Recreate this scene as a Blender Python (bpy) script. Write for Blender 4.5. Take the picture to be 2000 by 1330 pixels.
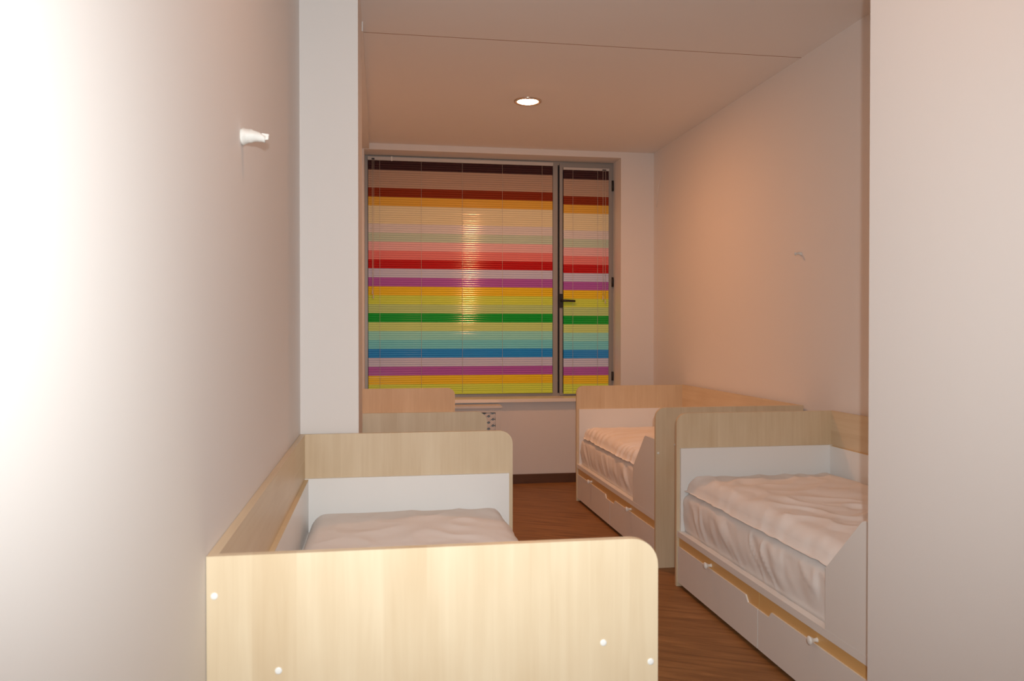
import bpy, bmesh, math, random
from mathutils import Vector, Matrix, noise

# ------------------------------------------------------------------ camera, world, lights, exposure
for o in list(bpy.data.objects):
    bpy.data.objects.remove(o)
scene = bpy.context.scene
COL = scene.collection

cam_d = bpy.data.cameras.new('camera')
cam_d.sensor_width = 36.0
cam_d.lens = 36.0 * 1593.8 / 2000.0
cam_d.clip_start = 0.02
cam_d.dof.use_dof = True
cam_d.dof.focus_distance = 4.6
cam_d.dof.aperture_fstop = 7.0
cam = bpy.data.objects.new('camera', cam_d)
COL.objects.link(cam)
cam.location = (0, 0, 1.2)
cam.rotation_euler = (math.radians(90 - 0.6057), 0, math.radians(-9.263))
scene.camera = cam

world = bpy.data.worlds.new('night')
scene.world = world
world.use_nodes = True
world.node_tree.nodes['Background'].inputs[0].default_value = (0.02, 0.025, 0.04, 1)
world.node_tree.nodes['Background'].inputs[1].default_value = 0.1

# the camera's own pop-up flash, just above and behind the lens: the photograph shows its hard shadows
# beside the wall corner and the cable end and its glints in the blind
fl_d = bpy.data.lights.new('camera_flash_offscreen', 'SPOT')
fl_d.energy = 166
fl_d.color = (0.97, 1.0, 0.985)
fl_d.shadow_soft_size = 0.012
fl_d.spot_size = math.radians(103)
fl_d.spot_blend = 1.0
fl = bpy.data.objects.new('camera_flash_offscreen', fl_d)
COL.objects.link(fl)
fl.location = (0.008, -0.08, 1.295)
fl.rotation_euler = (math.radians(90 + 3.8), 0, math.radians(-9.263))

LAMP_COLOR = (1.0, 0.42, 0.17)
LAMP_STRENGTH = 410          # downlight before the window
LAMP_STRENGTH_NEAR = 95     # downlight over the nearer bed

scene.view_settings.view_transform = 'Standard'
scene.view_settings.look = 'None'
scene.view_settings.gamma = 1.0
scene.view_settings.exposure = 0.0
scene.view_settings.use_curve_mapping = False

# ------------------------------------------------------------------ dimensions (metres)
XL, XR, XN = -0.2927, 2.2034, 1.277      # left wall, right wall, near right wall
XP = -0.0768                             # pier and ceiling beam face
YN, YP0, YP1, YB = 1.975, 3.16, 3.885, 6.36
ZC = 2.647
YBACK = -1.6
W, L, HB, T = 0.805, 1.695, 0.816, 0.018  # bed

# ------------------------------------------------------------------ materials
def new_mat(name):
    m = bpy.data.materials.new(name)
    m.use_nodes = True
    nt = m.node_tree
    return m, nt, nt.nodes['Principled BSDF']

def plain(name, col, rough=0.5, metal=0.0, spec=0.5, bump=None, var=None):
    m, nt, b = new_mat(name)
    b.inputs['Base Color'].default_value = (*col, 1)
    b.inputs['Roughness'].default_value = rough
    b.inputs['Metallic'].default_value = metal
    b.inputs['Specular IOR Level'].default_value = spec
    tc = nt.nodes.new('ShaderNodeTexCoord')
    if var:
        sc, amt = var
        n = nt.nodes.new('ShaderNodeTexNoise'); n.inputs['Scale'].default_value = sc
        n.inputs['Detail'].default_value = 3
        nt.links.new(tc.outputs['Object'], n.inputs['Vector'])
        mx = nt.nodes.new('ShaderNodeMix'); mx.data_type = 'RGBA'
        mx.inputs[6].default_value = (*[c * (1 - amt) for c in col], 1)
        mx.inputs[7].default_value = (*[min(1, c * (1 + amt)) for c in col], 1)
        nt.links.new(n.outputs['Fac'], mx.inputs[0])
        nt.links.new(mx.outputs[2], b.inputs['Base Color'])
    if bump:
        sc, st = bump
        n = nt.nodes.new('ShaderNodeTexNoise'); n.inputs['Scale'].default_value = sc
        n.inputs['Detail'].default_value = 4
        nt.links.new(tc.outputs['Object'], n.inputs['Vector'])
        bp = nt.nodes.new('ShaderNodeBump'); bp.inputs['Strength'].default_value = st
        bp.inputs['Distance'].default_value = 0.004
        nt.links.new(n.outputs['Fac'], bp.inputs['Height'])
        nt.links.new(bp.outputs['Normal'], b.inputs['Normal'])
    return m

def wood(name, dark, light, stripe_axis, grain_axis, rough=0.38, plank=0.085):
    """laminate: plank-wide tonal bands across stripe_axis, fine grain drawn out along grain_axis"""
    m, nt, b = new_mat(name)
    N, K = nt.nodes, nt.links
    tc = N.new('ShaderNodeTexCoord')
    sep = N.new('ShaderNodeSeparateXYZ'); K.new(tc.outputs['Object'], sep.inputs[0])
    # bands
    dv = N.new('ShaderNodeMath'); dv.operation = 'DIVIDE'; dv.inputs[1].default_value = plank
    K.new(sep.outputs[stripe_axis], dv.inputs[0])
    fl_ = N.new('ShaderNodeMath'); fl_.operation = 'FLOOR'; K.new(dv.outputs[0], fl_.inputs[0])
    wn = N.new('ShaderNodeTexWhiteNoise'); wn.noise_dimensions = '1D'; K.new(fl_.outputs[0], wn.inputs['W'])
    # grain, shifted per band
    mp = N.new('ShaderNodeMapping'); s = [38.0, 38.0, 38.0]; s[grain_axis] = 1.7
    mp.inputs['Scale'].default_value = s
    K.new(tc.outputs['Object'], mp.inputs['Vector'])
    off = N.new('ShaderNodeVectorMath'); off.operation = 'ADD'
    K.new(mp.outputs[0], off.inputs[0]); 
    sc = N.new('ShaderNodeVectorMath'); sc.operation = 'SCALE'; sc.inputs['Scale'].default_value = 19.0
    K.new(wn.outputs['Color'], sc.inputs[0]); K.new(sc.outputs[0], off.inputs[1])
    g = N.new('ShaderNodeTexNoise'); g.inputs['Scale'].default_value = 1.0; g.inputs['Detail'].default_value = 6
    g.inputs['Roughness'].default_value = 0.62; g.inputs['Distortion'].default_value = 0.9
    K.new(off.outputs[0], g.inputs['Vector'])
    # broad figure
    mp2 = N.new('ShaderNodeMapping'); s2 = [9.0, 9.0, 9.0]; s2[grain_axis] = 3.2
    mp2.inputs['Scale'].default_value = s2; K.new(tc.outputs['Object'], mp2.inputs['Vector'])
    off2 = N.new('ShaderNodeVectorMath'); off2.operation = 'ADD'
    K.new(mp2.outputs[0], off2.inputs[0]); K.new(sc.outputs[0], off2.inputs[1])
    g2 = N.new('ShaderNodeTexNoise'); g2.inputs['Scale'].default_value = 1.0; g2.inputs['Detail'].default_value = 3
    K.new(off2.outputs[0], g2.inputs['Vector'])
    a1 = N.new('ShaderNodeMath'); a1.operation = 'MULTIPLY_ADD'
    K.new(g.outputs['Fac'], a1.inputs[0]); a1.inputs[1].default_value = 0.55
    m2 = N.new('ShaderNodeMath'); m2.operation = 'MULTIPLY'; K.new(g2.outputs['Fac'], m2.inputs[0]); m2.inputs[1].default_value = 0.6
    K.new(m2.outputs[0], a1.inputs[2])
    a2 = N.new('ShaderNodeMath'); a2.operation = 'MULTIPLY_ADD'
    K.new(wn.outputs['Value'], a2.inputs[0]); a2.inputs[1].default_value = 0.17; K.new(a1.outputs[0], a2.inputs[2])
    cr = N.new('ShaderNodeMapRange'); cr.inputs['From Min'].default_value = 0.40; cr.inputs['From Max'].default_value = 0.96
    K.new(a2.outputs[0], cr.inputs['Value'])
    mx = N.new('ShaderNodeMix'); mx.data_type = 'RGBA'
    mx.inputs[6].default_value = (*dark, 1); mx.inputs[7].default_value = (*light, 1)
    K.new(cr.outputs[0], mx.inputs[0]); K.new(mx.outputs[2], b.inputs['Base Color'])
    b.inputs['Roughness'].default_value = rough
    b.inputs['Specular IOR Level'].default_value = 0.35
    return m

def floor_material():
    m, nt, b = new_mat('brown_laminate')
    N, K = nt.nodes, nt.links
    tc = N.new('ShaderNodeTexCoord')
    rot = N.new('ShaderNodeMapping'); rot.inputs['Rotation'].default_value = (0, 0, math.radians(28))
    K.new(tc.outputs['Object'], rot.inputs['Vector'])
    mp = N.new('ShaderNodeMapping'); mp.inputs['Scale'].default_value = (3.2, 32, 1)
    K.new(rot.outputs[0], mp.inputs['Vector'])
    g = N.new('ShaderNodeTexNoise'); g.inputs['Scale'].default_value = 1.0; g.inputs['Detail'].default_value = 7
    g.inputs['Roughness'].default_value = 0.6; g.inputs['Distortion'].default_value = 0.6
    K.new(mp.outputs[0], g.inputs['Vector'])
    cr = N.new('ShaderNodeValToRGB')
    cr.color_ramp.elements[0].position = 0.3; cr.color_ramp.elements[0].color = (0.19, 0.085, 0.029, 1)
    cr.color_ramp.elements[1].position = 0.72; cr.color_ramp.elements[1].color = (0.40, 0.20, 0.074, 1)
    K.new(g.outputs['Fac'], cr.inputs['Fac']); K.new(cr.outputs['Color'], b.inputs['Base Color'])
    b.inputs['Roughness'].default_value = 0.5
    b.inputs['Specular IOR Level'].default_value = 0.3
    return m

def emit(name, col, strength):
    m, nt, b = new_mat(name)
    b.inputs['Base Color'].default_value = (1, 1, 1, 1)
    b.inputs['Emission Color'].default_value = (*col, 1)
    b.inputs['Emission Strength'].default_value = strength
    return m

M = {}
M['wall'] = plain('painted_plaster', (0.81, 0.785, 0.77), 0.75, spec=0.25, bump=(260, 0.05), var=(1.3, 0.012))
M['ceil'] = plain('ceiling_paint', (0.87, 0.84, 0.82), 0.8, spec=0.2, bump=(220, 0.04))
M['floor'] = floor_material()
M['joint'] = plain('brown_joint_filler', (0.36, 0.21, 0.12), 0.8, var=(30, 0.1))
M['maple_x'] = wood('maple_laminate', (0.625, 0.48, 0.31), (0.76, 0.635, 0.455), 0, 2, plank=0.075)
M['maple_y'] = wood('maple_laminate_long', (0.625, 0.48, 0.31), (0.76, 0.635, 0.455), 2, 1, plank=0.09)
M['drawer_wood'] = wood('drawer_laminate', (0.74, 0.46, 0.18), (0.84, 0.54, 0.23), 2, 1, plank=0.3)
M['band'] = plain('maple_edge_band', (0.74, 0.58, 0.36), 0.45, var=(40, 0.06))
M['white'] = plain('white_laminate', (0.86, 0.86, 0.85), 0.32, spec=0.4, var=(3, 0.01))
M['cap'] = plain('white_plastic', (0.85, 0.85, 0.83), 0.35, var=(30, 0.02))
M['cloth'] = plain('white_cotton', (0.90, 0.885, 0.875), 0.7, spec=0.25, bump=(420, 0.06), var=(5, 0.02))
M['sheet'] = plain('white_sateen', (0.90, 0.885, 0.875), 0.5, spec=0.35, bump=(380, 0.05), var=(6, 0.02))
M['baseboard'] = wood('baseboard_wood', (0.075, 0.036, 0.022), (0.18, 0.09, 0.05), 2, 0, plank=0.2)
M['alu'] = plain('grey_aluminium', (0.36, 0.35, 0.34), 0.42, metal=0.25, var=(8, 0.03))
M['alu_dark'] = plain('dark_gasket', (0.02, 0.02, 0.02), 0.6, var=(20, 0.05))
M['black'] = plain('black_plastic', (0.015, 0.015, 0.017), 0.4, var=(20, 0.05))
M['rail'] = plain('blind_headrail', (0.62, 0.60, 0.58), 0.35, var=(10, 0.02))
M['cord'] = plain('blind_cord', (0.70, 0.64, 0.56), 0.7, var=(50, 0.03))
M['sill'] = plain('sill_laminate', (0.90, 0.84, 0.77), 0.28, var=(6, 0.02))
M['radiator'] = plain('radiator_cover_white', (0.72, 0.71, 0.70), 0.5, var=(6, 0.02))
M['radiator_in'] = plain('radiator_enamel', (0.62, 0.61, 0.60), 0.5, var=(9, 0.02))
M['chrome'] = plain('downlight_chrome', (0.62, 0.55, 0.48), 0.22, metal=1.0, var=(9, 0.02))
M['tape'] = plain('white_paper_tape', (0.70, 0.69, 0.66), 0.6, bump=(90, 0.25), var=(40, 0.04))
M['lamp'] = emit('downlight_glow', LAMP_COLOR, LAMP_STRENGTH)
M['lamp_near'] = emit('downlight_glow_dim', LAMP_COLOR, LAMP_STRENGTH_NEAR)
gm, gnt, gb = new_mat('window_glass')
gb.inputs['Base Color'].default_value = (0.9, 0.95, 0.95, 1)
gb.inputs['Transmission Weight'].default_value = 1.0
gb.inputs['Roughness'].default_value = 0.02
gb.inputs['IOR'].default_value = 1.45
M['glass'] = gm

# ------------------------------------------------------------------ mesh helpers
def link(name, me, mat, parent=None):
    o = bpy.data.objects.new(name, me)
    if mat is not None and len(me.materials) == 0:
        me.materials.append(mat)
    COL.objects.link(o)
    if parent is not None:
        o.parent = parent
    return o

def fin(name, bm, mat, parent=None, bevel=0.0, smooth=False, seg=2):
    if bevel > 0:
        es = [e for e in bm.edges if len(e.link_faces) == 2 and e.calc_face_angle(0) > 0.6]
        bmesh.ops.bevel(bm, geom=es, offset=bevel, segments=seg, affect='EDGES', profile=0.5)
    bmesh.ops.recalc_face_normals(bm, faces=bm.faces)
    me = bpy.data.meshes.new(name)
    bm.to_mesh(me); bm.free()
    if smooth:
        for p in me.polygons: p.use_smooth = True
    return link(name, me, mat, parent)

def bx(bm, x0, x1, y0, y1, z0, z1):
    v = [bm.verts.new((x, y, z)) for x in (x0, x1) for y in (y0, y1) for z in (z0, z1)]
    for f in ((0, 1, 3, 2), (4, 6, 7, 5), (0, 4, 5, 1), (2, 3, 7, 6), (0, 2, 6, 4), (1, 5, 7, 3)):
        bm.faces.new([v[i] for i in f])

def box(name, mat, x0, x1, y0, y1, z0, z1, parent=None, bevel=0.0):
    bm = bmesh.new()
    bx(bm, min(x0, x1), max(x0, x1), min(y0, y1), max(y0, y1), min(z0, z1), max(z0, z1))
    return fin(name, bm, mat, parent, bevel)

def prism(name, mat, pts, axis, a0, a1, parent=None, bevel=0.0):
    """polygon in the two other axes, extruded along axis from a0 to a1"""
    bm = bmesh.new()
    def mk(p, a):
        c = list(p); c.insert(axis, a); return bm.verts.new(c)
    A = [mk(p, a0) for p in pts]; B = [mk(p, a1) for p in pts]
    bm.faces.new(A); bm.faces.new(list(reversed(B)))
    n = len(pts)
    for i in range(n):
        bm.faces.new((A[i], B[i], B[(i + 1) % n], A[(i + 1) % n]))
    return fin(name, bm, mat, parent, bevel, seg=1)

def lathe(name, mat, prof, axis, loc, parent=None, seg=24, smooth=True):
    """profile [(radius, height)] turned round +axis vector at loc"""
    bm = bmesh.new()
    q = Vector((0, 0, 1)).rotation_difference(Vector(axis))
    rings = []
    for r, h in prof:
        if r < 1e-6:
            rings.append([bm.verts.new(q @ Vector((0, 0, h)) + Vector(loc))])
        else:
            rings.append([bm.verts.new(q @ Vector((r * math.cos(2 * math.pi * k / seg), r * math.sin(2 * math.pi * k / seg), h)) + Vector(loc)) for k in range(seg)])
    for a, b in zip(rings, rings[1:]):
        for k in range(seg):
            if len(a) == 1 and len(b) == 1: continue
            if len(a) == 1: bm.faces.new((a[0], b[k], b[(k + 1) % seg]))
            elif len(b) == 1: bm.faces.new((a[k], b[0], a[(k + 1) % seg]))
            else: bm.faces.new((a[k], b[k], b[(k + 1) % seg], a[(k + 1) % seg]))
    return fin(name, bm, mat, parent, 0, smooth)

def tube(name, mat, pts, r, parent=None, seg=8):
    bm = bmesh.new(); rings = []
    pts = [Vector(p) for p in pts]
    for i, p in enumerate(pts):
        d = (pts[min(i + 1, len(pts) - 1)] - pts[max(i - 1, 0)]).normalized()
        q = Vector((0, 0, 1)).rotation_difference(d)
        rr = r[i] if isinstance(r, (list, tuple)) else r
        rings.append([bm.verts.new(p + q @ Vector((rr * math.cos(2 * math.pi * k / seg), rr * math.sin(2 * math.pi * k / seg), 0))) for k in range(seg)])
    for a, b in zip(rings, rings[1:]):
        for k in range(seg): bm.faces.new((a[k], a[(k + 1) % seg], b[(k + 1) % seg], b[k]))
    bm.faces.new(rings[0]); bm.faces.new(list(reversed(rings[-1])))
    return fin(name, bm, mat, parent, 0, True)

def empty(name, loc=(0, 0, 0)):
    o = bpy.data.objects.new(name, None)
    o.empty_display_size = 0.05
    COL.objects.link(o); o.location = loc
    return o

def tag(o, label, cat, group=None):
    o['label'] = label; o['category'] = cat
    if group: o['group'] = group
    return o

def struct(o, label, cat):
    o['kind'] = 'structure'
    return tag(o, label, cat)

def copy_tree(o, parent=None):
    c = o.copy(); COL.objects.link(c); c.parent = parent
    for ch in list(o.children):
        copy_tree(ch, c)
    return c

# ------------------------------------------------------------------ room shell
struct(box('floor', M['floor'], -0.6, 2.6, YBACK - 0.2, YB + 0.4, -0.1, 0.0), 'reddish brown wood grain laminate floor between the beds', 'floor')

YJ = 4.02
ce = struct(empty('ceiling', (1, 3, ZC)), 'painted ceiling with a thin straight joint across it', 'ceiling')
def cpanel(name, *a):
    o = box(name, M['ceil'], *a); o.parent = ce; o.matrix_parent_inverse = Matrix.Translation((-1, -3, -ZC)); return o
cpanel('ceiling_panel', -0.6, 2.6, YBACK - 0.2, YJ - 0.0028, ZC, ZC + 0.02)
cpanel('ceiling_panel', -0.6, 2.6, YJ + 0.0028, YB + 0.4, ZC, ZC + 0.02)
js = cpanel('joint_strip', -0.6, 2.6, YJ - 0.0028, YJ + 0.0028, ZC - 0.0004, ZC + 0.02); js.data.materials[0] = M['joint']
cpanel('ceiling_backing', -0.6, 2.6, YBACK - 0.2, YB + 0.4, ZC + 0.02, ZC + 0.1)

struct(box('wall_left', M['wall'], XL - 0.2, XL, YBACK, YB + 0.4, 0, ZC), 'long pale wall beside the two beds near the pier', 'wall')
struct(box('wall_pier', M['wall'], XL, XP, YP0, YP1, 0, ZC, bevel=0.003), 'pale pier projecting from the wall behind the maple bed', 'pier')
struct(box('wall_right', M['wall'], XR, XR + 0.2, YN - 0.1, YB + 0.4, 0, ZC), 'plain wall behind the two beds with drawer fronts showing', 'wall')
struct(box('wall_right_near', M['wall'], XN, XR + 0.2, YBACK, YN, 0, ZC, bevel=0.002), 'plain pale wall corner hiding the end of a bed', 'wall')
struct(box('wall_front', M['wall'], XL - 0.2, XR + 0.2, YBACK - 0.2, YBACK, 0, ZC), 'plain wall closing the room opposite the window', 'wall')
struct(box('trim_1', M['wall'], XL, XP + 0.006, YP1, YB, 2.603, ZC), 'shallow ceiling beam running from pier to window wall', 'beam')

# window wall with its recess: panels below, above and at both sides of the opening
WX0, WX1, WZ0, WZ1, YF = -0.11, 1.927, 0.650, 2.600, 6.60
bm = bmesh.new()
for a in ((XL, XR, YB, YB + 0.4, 0, WZ0), (XL, XR, YB, YB + 0.4, WZ1, ZC), (XL, WX0, YB, YB + 0.4, WZ0, WZ1), (WX1, XR, YB, YB + 0.4, WZ0, WZ1)):
    bx(bm, *a)
bmesh.ops.remove_doubles(bm, verts=bm.verts, dist=1e-5)
struct(fin('wall_back', bm, M['wall']), 'window wall with a deep recess around the striped blinds', 'wall')

bb = box('baseboard_back', M['baseboard'], 0.93, XR, YB - 0.016, YB, 0, 0.073, bevel=0.003)
struct(bb, 'dark brown wooden baseboard under the window', 'baseboard')
struct(box('baseboard_right', M['baseboard'], XR - 0.014, XR, YN, YB - 0.016, 0, 0.073, bevel=0.003), 'dark brown baseboard along the wall behind the beds', 'baseboard')

# ------------------------------------------------------------------ window
def rel(o, root):
    o.parent = root; o.matrix_parent_inverse = root.matrix_basis.inverted(); return o

win = struct(empty('window_1', (0.9, YF, WZ0 + 0.02)), 'grey aluminium window with fixed pane and narrow opening sash', 'window')
fz0, fz1 = 0.674, 2.598
def wp(name, mat, *a, bevel=0.0, parent=None):
    o = box(name, mat, *a, bevel=bevel)
    if parent is None: rel(o, win)
    else: o.parent = parent; o.matrix_parent_inverse = win.matrix_basis.inverted()
    return o
FY0, FY1 = YF - 0.028, YF + 0.05
wp('frame_jamb', M['alu'], WX0, -0.086, FY0, FY1, fz0, fz1, bevel=0.002)
wp('frame_jamb', M['alu'], 1.893, WX1, FY0, FY1, fz0, fz1, bevel=0.002)
wp('frame_head', M['alu'], -0.086, 1.893, FY0, FY1, 2.570, fz1, bevel=0.002)
wp('frame_bottom_rail', M['alu'], -0.086, 1.893, FY0, FY1, fz0, fz0 + 0.022, bevel=0.002)
wp('mullion', M['alu'], 1.412, 1.452, FY0, FY1, fz0 + 0.022, 2.570, bevel=0.002)
wp('gasket', M['alu_dark'], 1.452, 1.466, FY0 + 0.016, FY1, fz0 + 0.022, 2.570)
wp('pane', M['glass'], -0.086, 1.412, YF + 0.030, YF + 0.036, fz0 + 0.022, 2.570)
bm = bmesh.new()
sx0, sx1, sz0, sz1 = 1.466, 1.908, fz0 + 0.006, 2.585
sy0, sy1 = FY0 - 0.012, FY0 - 0.0005
for a in ((sx0, sx0 + 0.026, sy0, sy1, sz0, sz1), (1.882, sx1, sy0, sy1, sz0, sz1), (sx0 + 0.026, 1.882, sy0, sy1, sz1 - 0.036, sz1), (sx0 + 0.026, 1.882, sy0, sy1, sz0, sz0 + 0.012)):
    bx(bm, *a)
sash = rel(fin('sash', bm, M['alu'], bevel=0.0015), win)
def sp(o): o.parent = sash; return o
sp(box('pane', M['glass'], sx0 + 0.026, 1.882, YF + 0.012, YF + 0.018, sz0 + 0.012, sz1 - 0.036))
# lever handle
h = sp(box('handle', M['black'], 1.466, 1.493, sy0 - 0.012, sy0 - 0.0002, 1.398, 1.512, bevel=0.004))
h['label'] = 'black lever handle'
lv = tube('lever', M['black'], [(1.480, sy0 - 0.012, 1.456), (1.480, sy0 - 0.034, 1.456), (1.488, sy0 - 0.042, 1.456), (1.53, sy0 - 0.043, 1.455), (1.588, sy0 - 0.043, 1.452)], [0.010, 0.010, 0.011, 0.010, 0.0085], seg=12)
sp(lv)
for zc, hh in ((2.41, 0.086), (1.613, 0.078), (0.833, 0.072)):
    hg = sp(tube('hinge', M['black'], [(1.915, sy0 - 0.004, zc - hh / 2), (1.915, sy0 - 0.004, zc + hh / 2)], 0.009, seg=12))
    hg['label'] = 'black barrel hinge'

struct(box('trim_2', M['sill'], WX0, WX1, YB - 0.002, YF + 0.05, 0.650, 0.6735), 'pale window board lying in the window recess', 'window sill')
nose = box('sill_nosing', M['sill'], WX0 - 0.02, 1.99, YB - 0.045, YB - 0.0025, 0.6475, 0.6735, bevel=0.007)
nose.parent = bpy.data.objects['trim_2']

# ------------------------------------------------------------------ venetian blinds
def lin(c):
    return tuple((v / 255 / 12.92 if v <= 10 else ((v / 255 + 0.055) / 1.055) ** 2.4) for v in c)
BANDS = [('dark_brown', 4, (66, 36, 40)), ('taupe', 8, (196, 166, 146)), ('rust', 4, (146, 50, 17)), ('ochre', 4, (240, 188, 78)),
         ('cream', 8, (246, 236, 196)), ('rose_grey', 4, (234, 230, 230)), ('sage_grey', 4, (206, 226, 208)), ('pink', 4, (246, 196, 200)),
         ('coral', 4, (243, 138, 138)), ('red', 4, (200, 20, 24)), ('lilac', 4, (210, 216, 246)), ('purple', 4, (184, 100, 194)),
         ('yellow', 4, (246, 214, 44)), ('lime', 4, (218, 243, 92)), ('olive', 4, (196, 230, 150)), ('green', 4, (10, 178, 60)),
         ('pear', 4, (210, 243, 150)), ('mint', 4, (160, 243, 236)), ('steel_blue', 4, (126, 230, 246)), ('blue', 4, (40, 158, 246)),
         ('lilac', 4, (210, 216, 246)), ('purple', 4, (184, 100, 194)), ('yellow', 4, (246, 214, 44)), ('lime', 4, (218, 243, 92))]
slat_mats = {}
for n_, k_, c_ in BANDS:
    if n_ not in slat_mats:
        slat_mats[n_] = plain('slat_' + n_, lin(c_), 0.115, spec=0.5, var=(3, 0.015))

def slat_mesh(w):
    """thin arched slat, convex to the room, lower edge leaning into the room"""
    R_, a0, a1, n, th = 0.0495, math.radians(3.4), math.radians(28.5), 6, 0.0004
    bm = bmesh.new(); prof = []
    amid = (a0 + a1) / 2
    for r in (R_, R_ - th):
        row = []
        for i in range(n + 1):
            a = a0 + (a1 - a0) * i / n
            row.append((-(r * math.cos(a) - R_ * math.cos(amid)), r * math.sin(a) - R_ * math.sin(amid)))
        prof.append(row)
    def strip(row, flip):
        A = [bm.verts.new((0, y, z)) for y, z in row]; B = [bm.verts.new((w, y, z)) for y, z in row]
        for i in range(len(row) - 1):
            q = (A[i], B[i], B[i + 1], A[i + 1])
            f = bm.faces.new(q[::-1] if flip else q); f.smooth = len(row) > 2
    strip(prof[0], False); strip(prof[1], True)
    strip((prof[0][0], prof[1][0]), True); strip((prof[0][-1], prof[1][-1]), False)
    loop = prof[0] + prof[1][::-1]
    bm.faces.new([bm.verts.new((0, y, z)) for y, z in loop]); bm.faces.new([bm.verts.new((w, y, z)) for y, z in loop[::-1]])
    me = bpy.data.meshes.new('slat'); bm.to_mesh(me); bm.free()
    me.materials.append(slat_mats['cream'])
    return me

def blind(label, x0, x1, ztop, zbot, yb, hr_h, ladders, pulls, pull_z, wand=None):
    root = empty('venetian_blind', (x0, yb, ztop + hr_h))
    tag(root, label, 'blind', 'striped venetian blinds')
    inv = Matrix.Translation((-x0, -yb, -(ztop + hr_h)))
    def add(o, p=None):
        o.parent = p or root; o.matrix_parent_inverse = inv; return o
    add(box('headrail', M['rail'], x0, x1, yb - 0.012, yb + 0.013, ztop + 0.001, ztop + hr_h, bevel=0.002))
    total = sum(b[1] for b in BANDS)
    pitch = (ztop - zbot - 0.012) / total
    me = slat_mesh(x1 - x0 - 0.004)
    rnd = random.Random(int(x0 * 100) + 7)
    k = 0
    for n_, cnt, c_ in BANDS:
        for j in range(cnt):
            s = bpy.data.objects.new('slat', me); COL.objects.link(s)
            s.parent = root
            s.location = (0.002, 0.0, -hr_h - pitch * (k + 0.5))
            s.rotation_euler = (math.radians(rnd.uniform(-1.2, 1.2)), 0, 0)
            s.material_slots[0].link = 'OBJECT'; s.material_slots[0].material = slat_mats[n_]
            k += 1
    add(box('bottom_rail', slat_mats['lime'], x0 + 0.002, x1 - 0.002, yb - 0.008, yb + 0.008, zbot, zbot + 0.010, bevel=0.002))
    for x in ladders:
        add(tube('ladder_cord', M['cord'], [(x, yb - 0.0085, ztop), (x, yb - 0.0085, zbot + 0.004)], 0.0011, seg=6))
    for i, (x, dx) in enumerate(pulls):
        c = add(tube('pull_cord', M['cord'], [(x, yb - 0.0135, ztop + 0.004), (x + dx * 0.3, yb - 0.016, ztop - 0.5), (x + dx, yb - 0.0175, pull_z[i])], 0.0016, seg=6))
        lathe('tassel', M['cord'], [(0, 0.0), (0.003, -0.002), (0.0055, -0.03), (0.0045, -0.036), (0, -0.037)], (0, 0, 1), (x + dx, yb - 0.0175, pull_z[i]), seg=10).parent = c
    xg = pulls[0][0]
    add(box('cord_lock', M['black'], min(p[0] for p in pulls) - 0.005, max(p[0] for p in pulls) + 0.005, yb - 0.0145, yb - 0.0122, ztop + 0.003, ztop + hr_h * 0.55))
    if wand is not None:
        add(box('tilt_clip', M['cap'], wand - 0.006, wand + 0.006, yb - 0.020, yb - 0.0122, ztop - 0.004, ztop + hr_h + 0.004, bevel=0.002))
    return root

YBL = FY0 - 0.010
blind('wide rainbow striped venetian blind over the fixed pane', -0.084, 1.409, 2.557, 0.700, YBL + 0.0, 0.028,
      [0.008, 0.336, 0.664, 0.990, 1.318], [(-0.050, 0.0), (-0.037, -0.006)], [1.535, 1.50], wand=0.102)
blind('narrow rainbow striped venetian blind on the opening sash', 1.494, 1.880, 2.527, 0.692, YBL - 0.014, 0.020,
      [1.573, 1.782], [(1.826, 0.0), (1.848, -0.003)], [1.50, 1.47])

# ------------------------------------------------------------------ radiator cover under the window
rc = tag(empty('radiator_cover', (0.3, 6.17, 0)), 'white radiator cover with diamond lattice front under the window', 'radiator cover')
RX0, RX1, RY = -0.285, 0.918, 6.165
def rp(o): return rel(o, rc)
rp(box('top_board', M['radiator'], RX0, RX1 + 0.010, RY - 0.012, YB - 0.001, 0.619, 0.635, bevel=0.003))
rp(box('side_panel', M['radiator'], RX1 - 0.016, RX1, RY + 0.016, YB - 0.001, 0.0, 0.619))
bm = bmesh.new()
for a in ((RX0, RX1, RY, RY + 0.016, 0.585, 0.619), (RX0, RX1, RY, RY + 0.016, 0.0, 0.10), (RX1 - 0.04, RX1, RY, RY + 0.016, 0.10, 0.585), (RX0, RX0 + 0.04, RY, RY + 0.016, 0.10, 0.585), (0.29, 0.33, RY, RY + 0.016, 0.10, 0.585)):
    bx(bm, *a)
rp(fin('front_frame', bm, M['radiator']))
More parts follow.
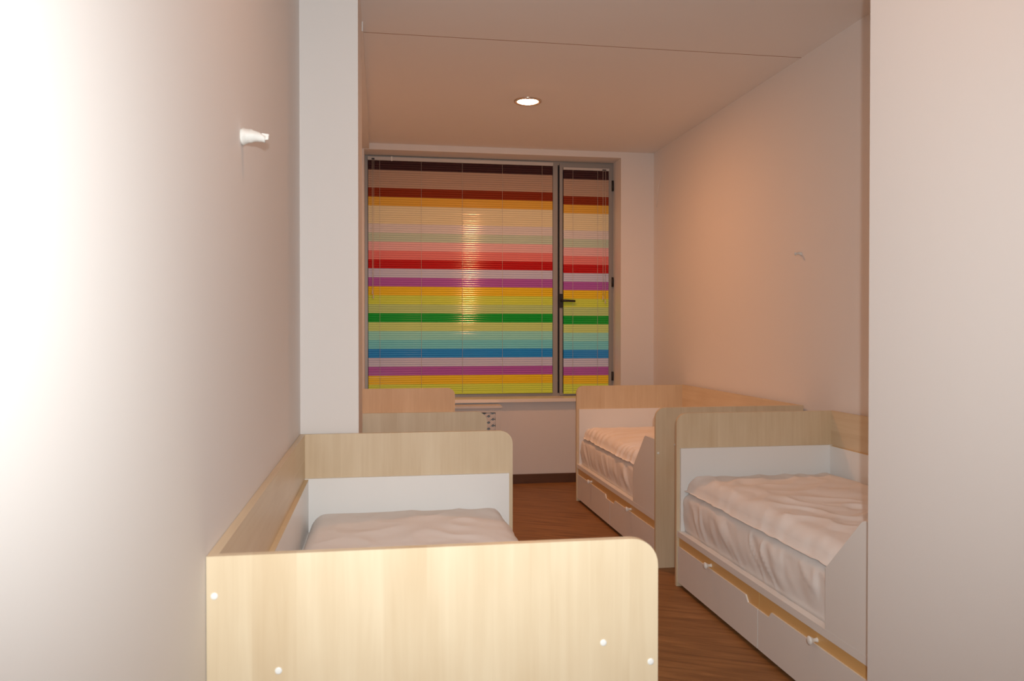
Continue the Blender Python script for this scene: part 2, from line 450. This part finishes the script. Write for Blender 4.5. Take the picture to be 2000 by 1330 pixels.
def lattice(x0, x1, z0, z1):
    """crossed diagonal strips, clipped to the opening, two layers"""
    bm = bmesh.new()
    dx, dz, hw = 0.033, 0.024, 0.0104
    for layer, sgn in ((0, 1), (1, -1)):
        d = Vector((dx, sgn * dz)).normalized(); nrm = Vector((-d.y, d.x))
        step = 2 * dx * dz / math.hypot(dx, dz)
        c0 = Vector((x1 - 0.019, z1 - 0.006))
        for i in range(-60, 61):
            p = c0 + nrm * (step * (i + 0.5))
            t0, t1 = -1e9, 1e9
            for k, lo, hi in ((0, x0, x1), (1, z0, z1)):
                a, b = (lo - p[k]) / d[k], (hi - p[k]) / d[k]
                t0, t1 = max(t0, min(a, b)), min(t1, max(a, b))
            if t1 - t0 < 0.004: continue
            y0 = RY + 0.006 + layer * 0.003; y1 = y0 + 0.003
            q = [p + d * t0 - nrm * hw, p + d * t1 - nrm * hw, p + d * t1 + nrm * hw, p + d * t0 + nrm * hw]
            A = [bm.verts.new((v.x, y0, v.y)) for v in q]; B = [bm.verts.new((v.x, y1, v.y)) for v in q]
            bm.faces.new(A); bm.faces.new(B[::-1])
            for j in range(4): bm.faces.new((A[j], B[j], B[(j + 1) % 4], A[(j + 1) % 4]))
    o = fin('lattice', bm, M['radiator']); o['label'] = 'lattice of crossed diagonal strips'
    return o
rp(lattice(0.33, RX1 - 0.04, 0.10, 0.585)); rp(lattice(RX0 + 0.04, 0.29, 0.10, 0.585))
rad = tag(empty('radiator', (0.3, 6.27, 0)), 'ribbed radiator glimpsed through the diamond lattice', 'radiator')
for i in range(11):
    rel(box('column', M['radiator_in'], -0.16 + i * 0.09, -0.085 + i * 0.09, 6.25, 6.33, 0.0 if i in (0, 10) else 0.09, 0.57, bevel=0.01), rad)

# ------------------------------------------------------------------ ceiling downlights
def downlight(x, y, label, glow, z=ZC, suffix=''):
    r = tag(empty('downlight' + suffix, (x, y, z)), label, 'ceiling light', 'recessed downlights')
    lathe('trim_ring', M['chrome'], [(0.066, -0.0005), (0.066, -0.004), (0.070, -0.010), (0.080, -0.011), (0.087, -0.006), (0.0875, -0.0005)], (0, 0, 1), (0, 0, 0), r, 48)
    lathe('bulb_disc' + suffix, M[glow], [(0.0, -0.0175), (0.022, -0.0165), (0.042, -0.0135), (0.057, -0.009), (0.0635, -0.005), (0.065, -0.001)], (0, 0, 1), (0, 0, 0), r, 48)
    return r
downlight(0.923, 5.044, 'round glowing downlight in the ceiling before the window', 'lamp')
downlight(0.47, 1.46, 'round downlight in the ceiling over the maple bed end', 'lamp_near', ZC, '_offscreen')

# ------------------------------------------------------------------ beds
def make_bed(side):
    """local frame: y from the near end, z up, front of the bed towards side*x; origin at the back corner on the floor"""
    root = empty('child_bed')
    S = side
    def X(x): return S * x
    def pts(p): return [(X(a), b) for a, b in p]
    def b_(name, mat, x0, x1, y0, y1, z0, z1, parent=root, bevel=0.0008):
        return box(name, mat, X(x0), X(x1), y0, y1, z0, z1, parent, bevel)
    def end(y0, y1):
        r = 0.05
        p = [(0, 0.0), (W, 0.0)]
        for k in range(9):
            a = math.pi / 2 * k / 8
            p.append((W - r + r * math.cos(a), HB - r + r * math.sin(a)))
        p.append((0, HB))
        return prism('end_panel', M['maple_x'], pts(p), 1, y0, y1, root, bevel=0.0012)
    near = end(0, T); far = end(L - T, L)
    for (cx, cz) in ((0.013, 0.748), (0.119, 0.613), (0.700, 0.626), (0.791, 0.585)):
        lathe('screw_cap', M['cap'], [(0.0062, 0.0), (0.0060, 0.0012), (0.0045, 0.0018), (0, 0.0019)], (0, -1, 0), (X(cx), 0, cz), near, 16)
    b_('back_panel', M['maple_y'], 0, T, T, L - T, 0.0, HB)
    # white lining boards
    lb = b_('lining', M['white'], T, T + 0.014, T + 0.014, L - T - 0.014, 0.262, 0.648)
    b_('edge_band', M['band'], T, T + 0.0142, T + 0.014, L - T - 0.014, 0.648, 0.6495, lb, 0)
    b_('lining', M['white'], T, W - 0.016, L - T - 0.014, L - T, 0.262, 0.652)
    b_('lining', M['white'], T, W - 0.026, T, T + 0.014, 0.262, 0.652)
    b_('bed_base', M['white'], T, W - 0.003, T, L - T, 0.236, 0.262)
    # guard with a sloping leading edge
    g = [(T + 0.0005, 0.2625), (0.385, 0.2625), (0.385, 0.455), (0.190, 0.645), (0.176, 0.652), (T + 0.0005, 0.652)]
    prism('guard_board', M['white'], g, 0, X(W - 0.022), X(W - 0.004), root, bevel=0.0012)
    # two drawers
    ym = L / 2 + 0.004
    for k, (y0, y1) in enumerate(((T + 0.004, ym - 0.002), (ym + 0.002, L - T - 0.004))):
        d = b_('drawer', M['drawer_wood'], W - 0.030, W - 0.012, y0, y1, 0.022, 0.230)
        zt, zn = 0.190, 0.167
        if k == 0: p = [(y0, 0.020), (y1, 0.020), (y1, zn), (ym - 0.084, zn), (ym - 0.104, zt), (y0, zt)]
        else: p = [(y0, 0.020), (y1, 0.020), (y1, zt), (ym + 0.104, zt), (ym + 0.084, zn), (y0, zn)]
        fp = prism('front_plate', M['white'], p, 0, X(W - 0.0118), X(W - 0.006), d, bevel=0.0008)
        fp['label'] = 'white drawer front with a notched top edge'
        yk = 0.445 if k == 0 else 1.297
        kn = lathe('knob', M['cap'], [(0.008, 0), (0.0065, 0.005), (0.006, 0.011), (0.010, 0.019), (0.0145, 0.026), (0.0145, 0.029), (0.010, 0.0325), (0, 0.0335)], (S, 0, 0), (X(W - 0.012), yk, 0.205), d, 20)
        kn['label'] = 'small white mushroom knob'
    return root

def fbm(x, y, s):
    return noise.noise(Vector((x, y, s)))

def soft_mesh(name, mat, x0, x1, y0, y1, zb, fn_top, fn_out, rad, nz, root_loc, side, nx=44, ny=90, fn_hem=None):
    """closed cushion: perimeter wall of nz rows that rolls over into a top grid; fn_top(x,y)->z, fn_out(s,t,x,y)->outward shift"""
    bm = bmesh.new()
    # top grid and skirt share the border ring
    xs = [x0 + (x1 - x0) * i / nx for i in range(nx + 1)]
    ys = [y0 + (y1 - y0) * j / ny for j in range(ny + 1)]
    def edge_d(x, y): return min(x - x0, x1 - x, y - y0, y1 - y)
    def out_dir(x, y):
        v = Vector((0, 0))
        if x <= x0 + 1e-6: v.x = -1
        if x >= x1 - 1e-6: v.x = 1
        if y <= y0 + 1e-6: v.y = -1
        if y >= y1 - 1e-6: v.y = 1
        return v.normalized() if v.length else v
    grid = [[None] * (ny + 1) for _ in range(nx + 1)]
    for i, x in enumerate(xs):
        for j, y in enumerate(ys):
            d = edge_d(x, y)
            drop = 0.0
            if d < rad:
                q = 1 - d / rad; drop = rad * (1 - math.sqrt(max(0, 1 - q * q)))
            px, py = x, y
            if fn_hem:
                if x1 - x < rad: px += fn_hem(y, 0) * (1 - (x1 - x) / rad)
                if y1 - y < rad: py += fn_hem(x, 5) * (1 - (y1 - y) / rad)
            grid[i][j] = bm.verts.new((side * px, py, max(fn_top(x, y) - drop, zb + 0.002)))
    for i in range(nx):
        for j in range(ny):
            bm.faces.new((grid[i][j], grid[i + 1][j], grid[i + 1][j + 1], grid[i][j + 1]))
    ring = [(i, 0) for i in range(nx)] + [(nx, j) for j in range(ny)] + [(i, ny) for i in range(nx, 0, -1)] + [(0, j) for j in range(ny, 0, -1)]
    prev = [grid[i][j] for i, j in ring]
    for r in range(1, nz + 1):
        t = r / nz; row = []
        for (i, j), g in zip(ring, [grid[i][j] for i, j in ring]):
            x, y = xs[i], ys[j]; o = out_dir(x, y)
            zt = g.co.z; sh = fn_out(t, x, y)
            # square corners get pulled in so the outline stays rounded
            row.append(bm.verts.new((g.co.x + side * o.x * sh, g.co.y + o.y * sh, zt + (zb - zt) * t)))
        n = len(row)
        for k in range(n):
            bm.faces.new((prev[k], row[k], row[(k + 1) % n], prev[(k + 1) % n]))
        prev = row
    bm.faces.new(prev)
    o = fin(name, bm, mat, None, 0, True)
    o.location = root_loc
    return o

def make_mattress(side, loc, seed, label):
    x0, x1, y0, y1 = T + 0.018, W - 0.034, T + 0.020, L - T - 0.020
    def top(x, y): return 0.447 + 0.003 * fbm(x * 5, y * 5, seed)
    def out(t, x, y):
        u = x + y
        bulge = 0.010 * math.sin(math.pi * min(1, t * 1.05)) if t < 0.95 else 0.0
        f = 0.62 * fbm(u * 6.5 + t * 1.2, t * 0.9, seed + 3) + 0.38 * fbm(u * 17 + t * 2.2, t * 1.2, seed + 9)
        ridge = 1 - 7.0 * abs(fbm(u * 8.0 + 1.1 * t + 0.3 * fbm(u * 3, t * 2, seed), t * 0.55, seed + 5))
        amp = math.sin(math.pi * min(1.0, 0.10 + t * 0.90)) ** 0.5 if t < 1 else 0
        return bulge + amp * (0.0125 * f + 0.0070 * max(0, ridge) ** 0.7)
    o = soft_mesh('mattress', M['sheet'], x0, x1, y0, y1, 0.2625, top, out, 0.022, 12, loc, side, 40, 240)
    return tag(o, label, 'mattress', 'sheet covered mattresses')

def make_duvet(side, loc, seed, label, h, style):
    x0, x1, y0, y1 = T + 0.022, W - 0.038, T + 0.030, L - T - 0.036
    def top(x, y):
        u = (x - x0) / (x1 - x0); v = (y - y0) / (y1 - y0)
        ex = min(u, 1 - u) * (x1 - x0); ey = min(v, 1 - v) * (y1 - y0)
        e = 1 - math.exp(-min(ex, ey) / 0.055)
        # broad swells and long soft creases
        z = 0.514 + h * e
        z += 0.012 * e * fbm(x * 3.1, y * 2.3, seed)
        wx = x + 0.10 * fbm(x * 2.2, y * 2.2, seed + 2); wy = y + 0.14 * fbm(x * 2.0, y * 1.7, seed + 4)
        # creases that run in from the front hem and die out
        hem = math.exp(-max(0.0, (x1 - x)) / 0.16)
        k = 1 - 5.0 * abs(fbm(y * 4.6 + x * 3.4, x * 1.5, seed + 12))
        z += hem * (0.007 * max(0, k) - 0.004)
        crease = 0.006 if style == 'smooth' else 0.011
        if style in ('creased', 'smooth'):
            c = 1 - abs(fbm(wx * 3.0 + wy * 5.0, wy * 2.2 - wx * 6.5, seed + 6)) * 2.4
            z += crease * e * max(0, c) + 0.3 * crease * fbm(wx * 9, wy * 14, seed + 8)
        else:
            # fine puckers that fan in from the front seam
            ph = wy * 24 + 2.4 * fbm(wx * 3, wy * 3, seed + 7) + 7.0 * wx * wx
            z += 0.0042 * math.sin(ph * 3.1) * (0.35 + 0.65 * u) + 0.006 * fbm(wx * 6, wy * 8, seed + 8)
        return z
    def out(t, x, y):
        u = x + y
        return 0.012 * math.sin(math.pi * t) + 0.006 * fbm(u * 22, t, seed + 1) * math.sin(math.pi * t)
    def hemf(q, k): return 0.010 * fbm(q * 6.0, 0.3, seed + 20 + k) + 0.004 * fbm(q * 17.0, 0.7, seed + 21 + k)
    o = soft_mesh('duvet', M['cloth'], x0, x1, y0, y1, 0.4525, top, out, 0.058, 5, loc, side, 110, 200, hemf)
    return tag(o, label, 'duvet', 'white duvets on the beds')

G = 'maple and white child beds'
bedL = make_bed(1)
bedL.location = (XL + 0.001, 1.4546, 0)
tag(bedL, 'pale maple child bed whose broad end panel stands before the pier', 'bed', G)
bedL2 = copy_tree(bedL); bedL2.location = (XL + 0.001, 3.899, 0)
tag(bedL2, 'maple child bed standing between pier and radiator cover', 'bed', G)
bedR = make_bed(-1)
bedR.location = (2.1885, 3.9595, 0)
tag(bedR, 'maple child bed with drawers standing nearest the window sill', 'bed', G)
bedR2 = copy_tree(bedR); bedR2.location = (2.1885, 1.9876, 0)
tag(bedR2, 'maple child bed with drawers half hidden by the wall corner', 'bed', G)

for b, s, sd, st, h, mn, dn in ((bedL, 1, 11.3, 'smooth', 0.032, 'white mattress in the maple bed before the pier', 'smooth white duvet on the maple bed before the pier'),
                        (bedL2, 1, 27.1, 'creased', 0.03, 'white mattress in the bed between pier and radiator cover', 'white duvet on the bed between pier and radiator cover'),
                        (bedR, -1, 43.7, 'pucker', 0.020, 'sheet covered mattress in the drawer bed near the window', 'finely puckered white duvet on the drawer bed near the window'),
                        (bedR2, -1, 61.9, 'creased', 0.020, 'sheet covered mattress with loose folds beside the wall corner', 'crumpled white duvet with long creases beside the wall corner')):
    make_mattress(s, b.location.copy(), sd, mn)
    make_duvet(s, b.location.copy(), sd, dn, h, st)

# ------------------------------------------------------------------ taped cable stubs on the walls
def stub(loc, out, length, r, seed, label):
    root = tag(empty('taped_cable_end', loc), label, 'cable end', 'taped cable ends on the walls')
    bm = bmesh.new(); seg, n = 18, 12; rings = []
    for i in range(n + 1):
        t = i / n
        ring = []
        for k in range(seg):
            a = 2 * math.pi * k / seg
            rr = r * (1.0 - 0.30 * t) * (1 + 0.16 * fbm(math.cos(a) * 1.7 + t * 2, math.sin(a) * 1.7, seed) + (0.10 if (i % 4 == 1) else 0))
            fl2 = 1.0 - 0.42 * t
            ring.append(bm.verts.new((out * length * t + 0.003 * fbm(a, t * 3, seed + 2), rr * math.cos(a) * (1.05 - 0.3 * t) + 0.003 * math.sin(t * 5), rr * fl2 * math.sin(a) - 0.006 * t * t + 0.004 * math.sin(3 * t))))
        rings.append(ring)
    for a, b in zip(rings, rings[1:]):
        for k in range(seg): bm.faces.new((a[k], a[(k + 1) % seg], b[(k + 1) % seg], b[k]))
    bm.faces.new(rings[0]); bm.faces.new(rings[-1][::-1])
    fin('paper_wrap', bm, M['tape'], root, 0, True)
    prism('tape_tail', M['tape'], [(out * length * 0.86, -0.008), (out * length * 1.14, -0.005), (out * length * 1.16, 0.006), (out * length * 0.86, 0.008)], 1, -0.004, -0.0015, root)
    return root
stub((XL, 1.838, 1.622), 1, 0.050, 0.0182, 3.3, 'white paper wrapped cable end on the wall beside the pier')
stub((XR, 4.014, 1.612), -1, 0.036, 0.010, 8.1, 'small white taped cable end above the drawer beds')
tag(tube('wall_wire', M['wall'], [(XR + 0.002, 6.165, 2.455), (XR - 0.008, 6.185, 2.41), (XR - 0.014, 6.225, 2.32), (XR - 0.010, 6.262, 2.24), (XR - 0.004, 6.285, 2.20)], 0.0022), 'thin pale wire curling from the wall near the window', 'wire')
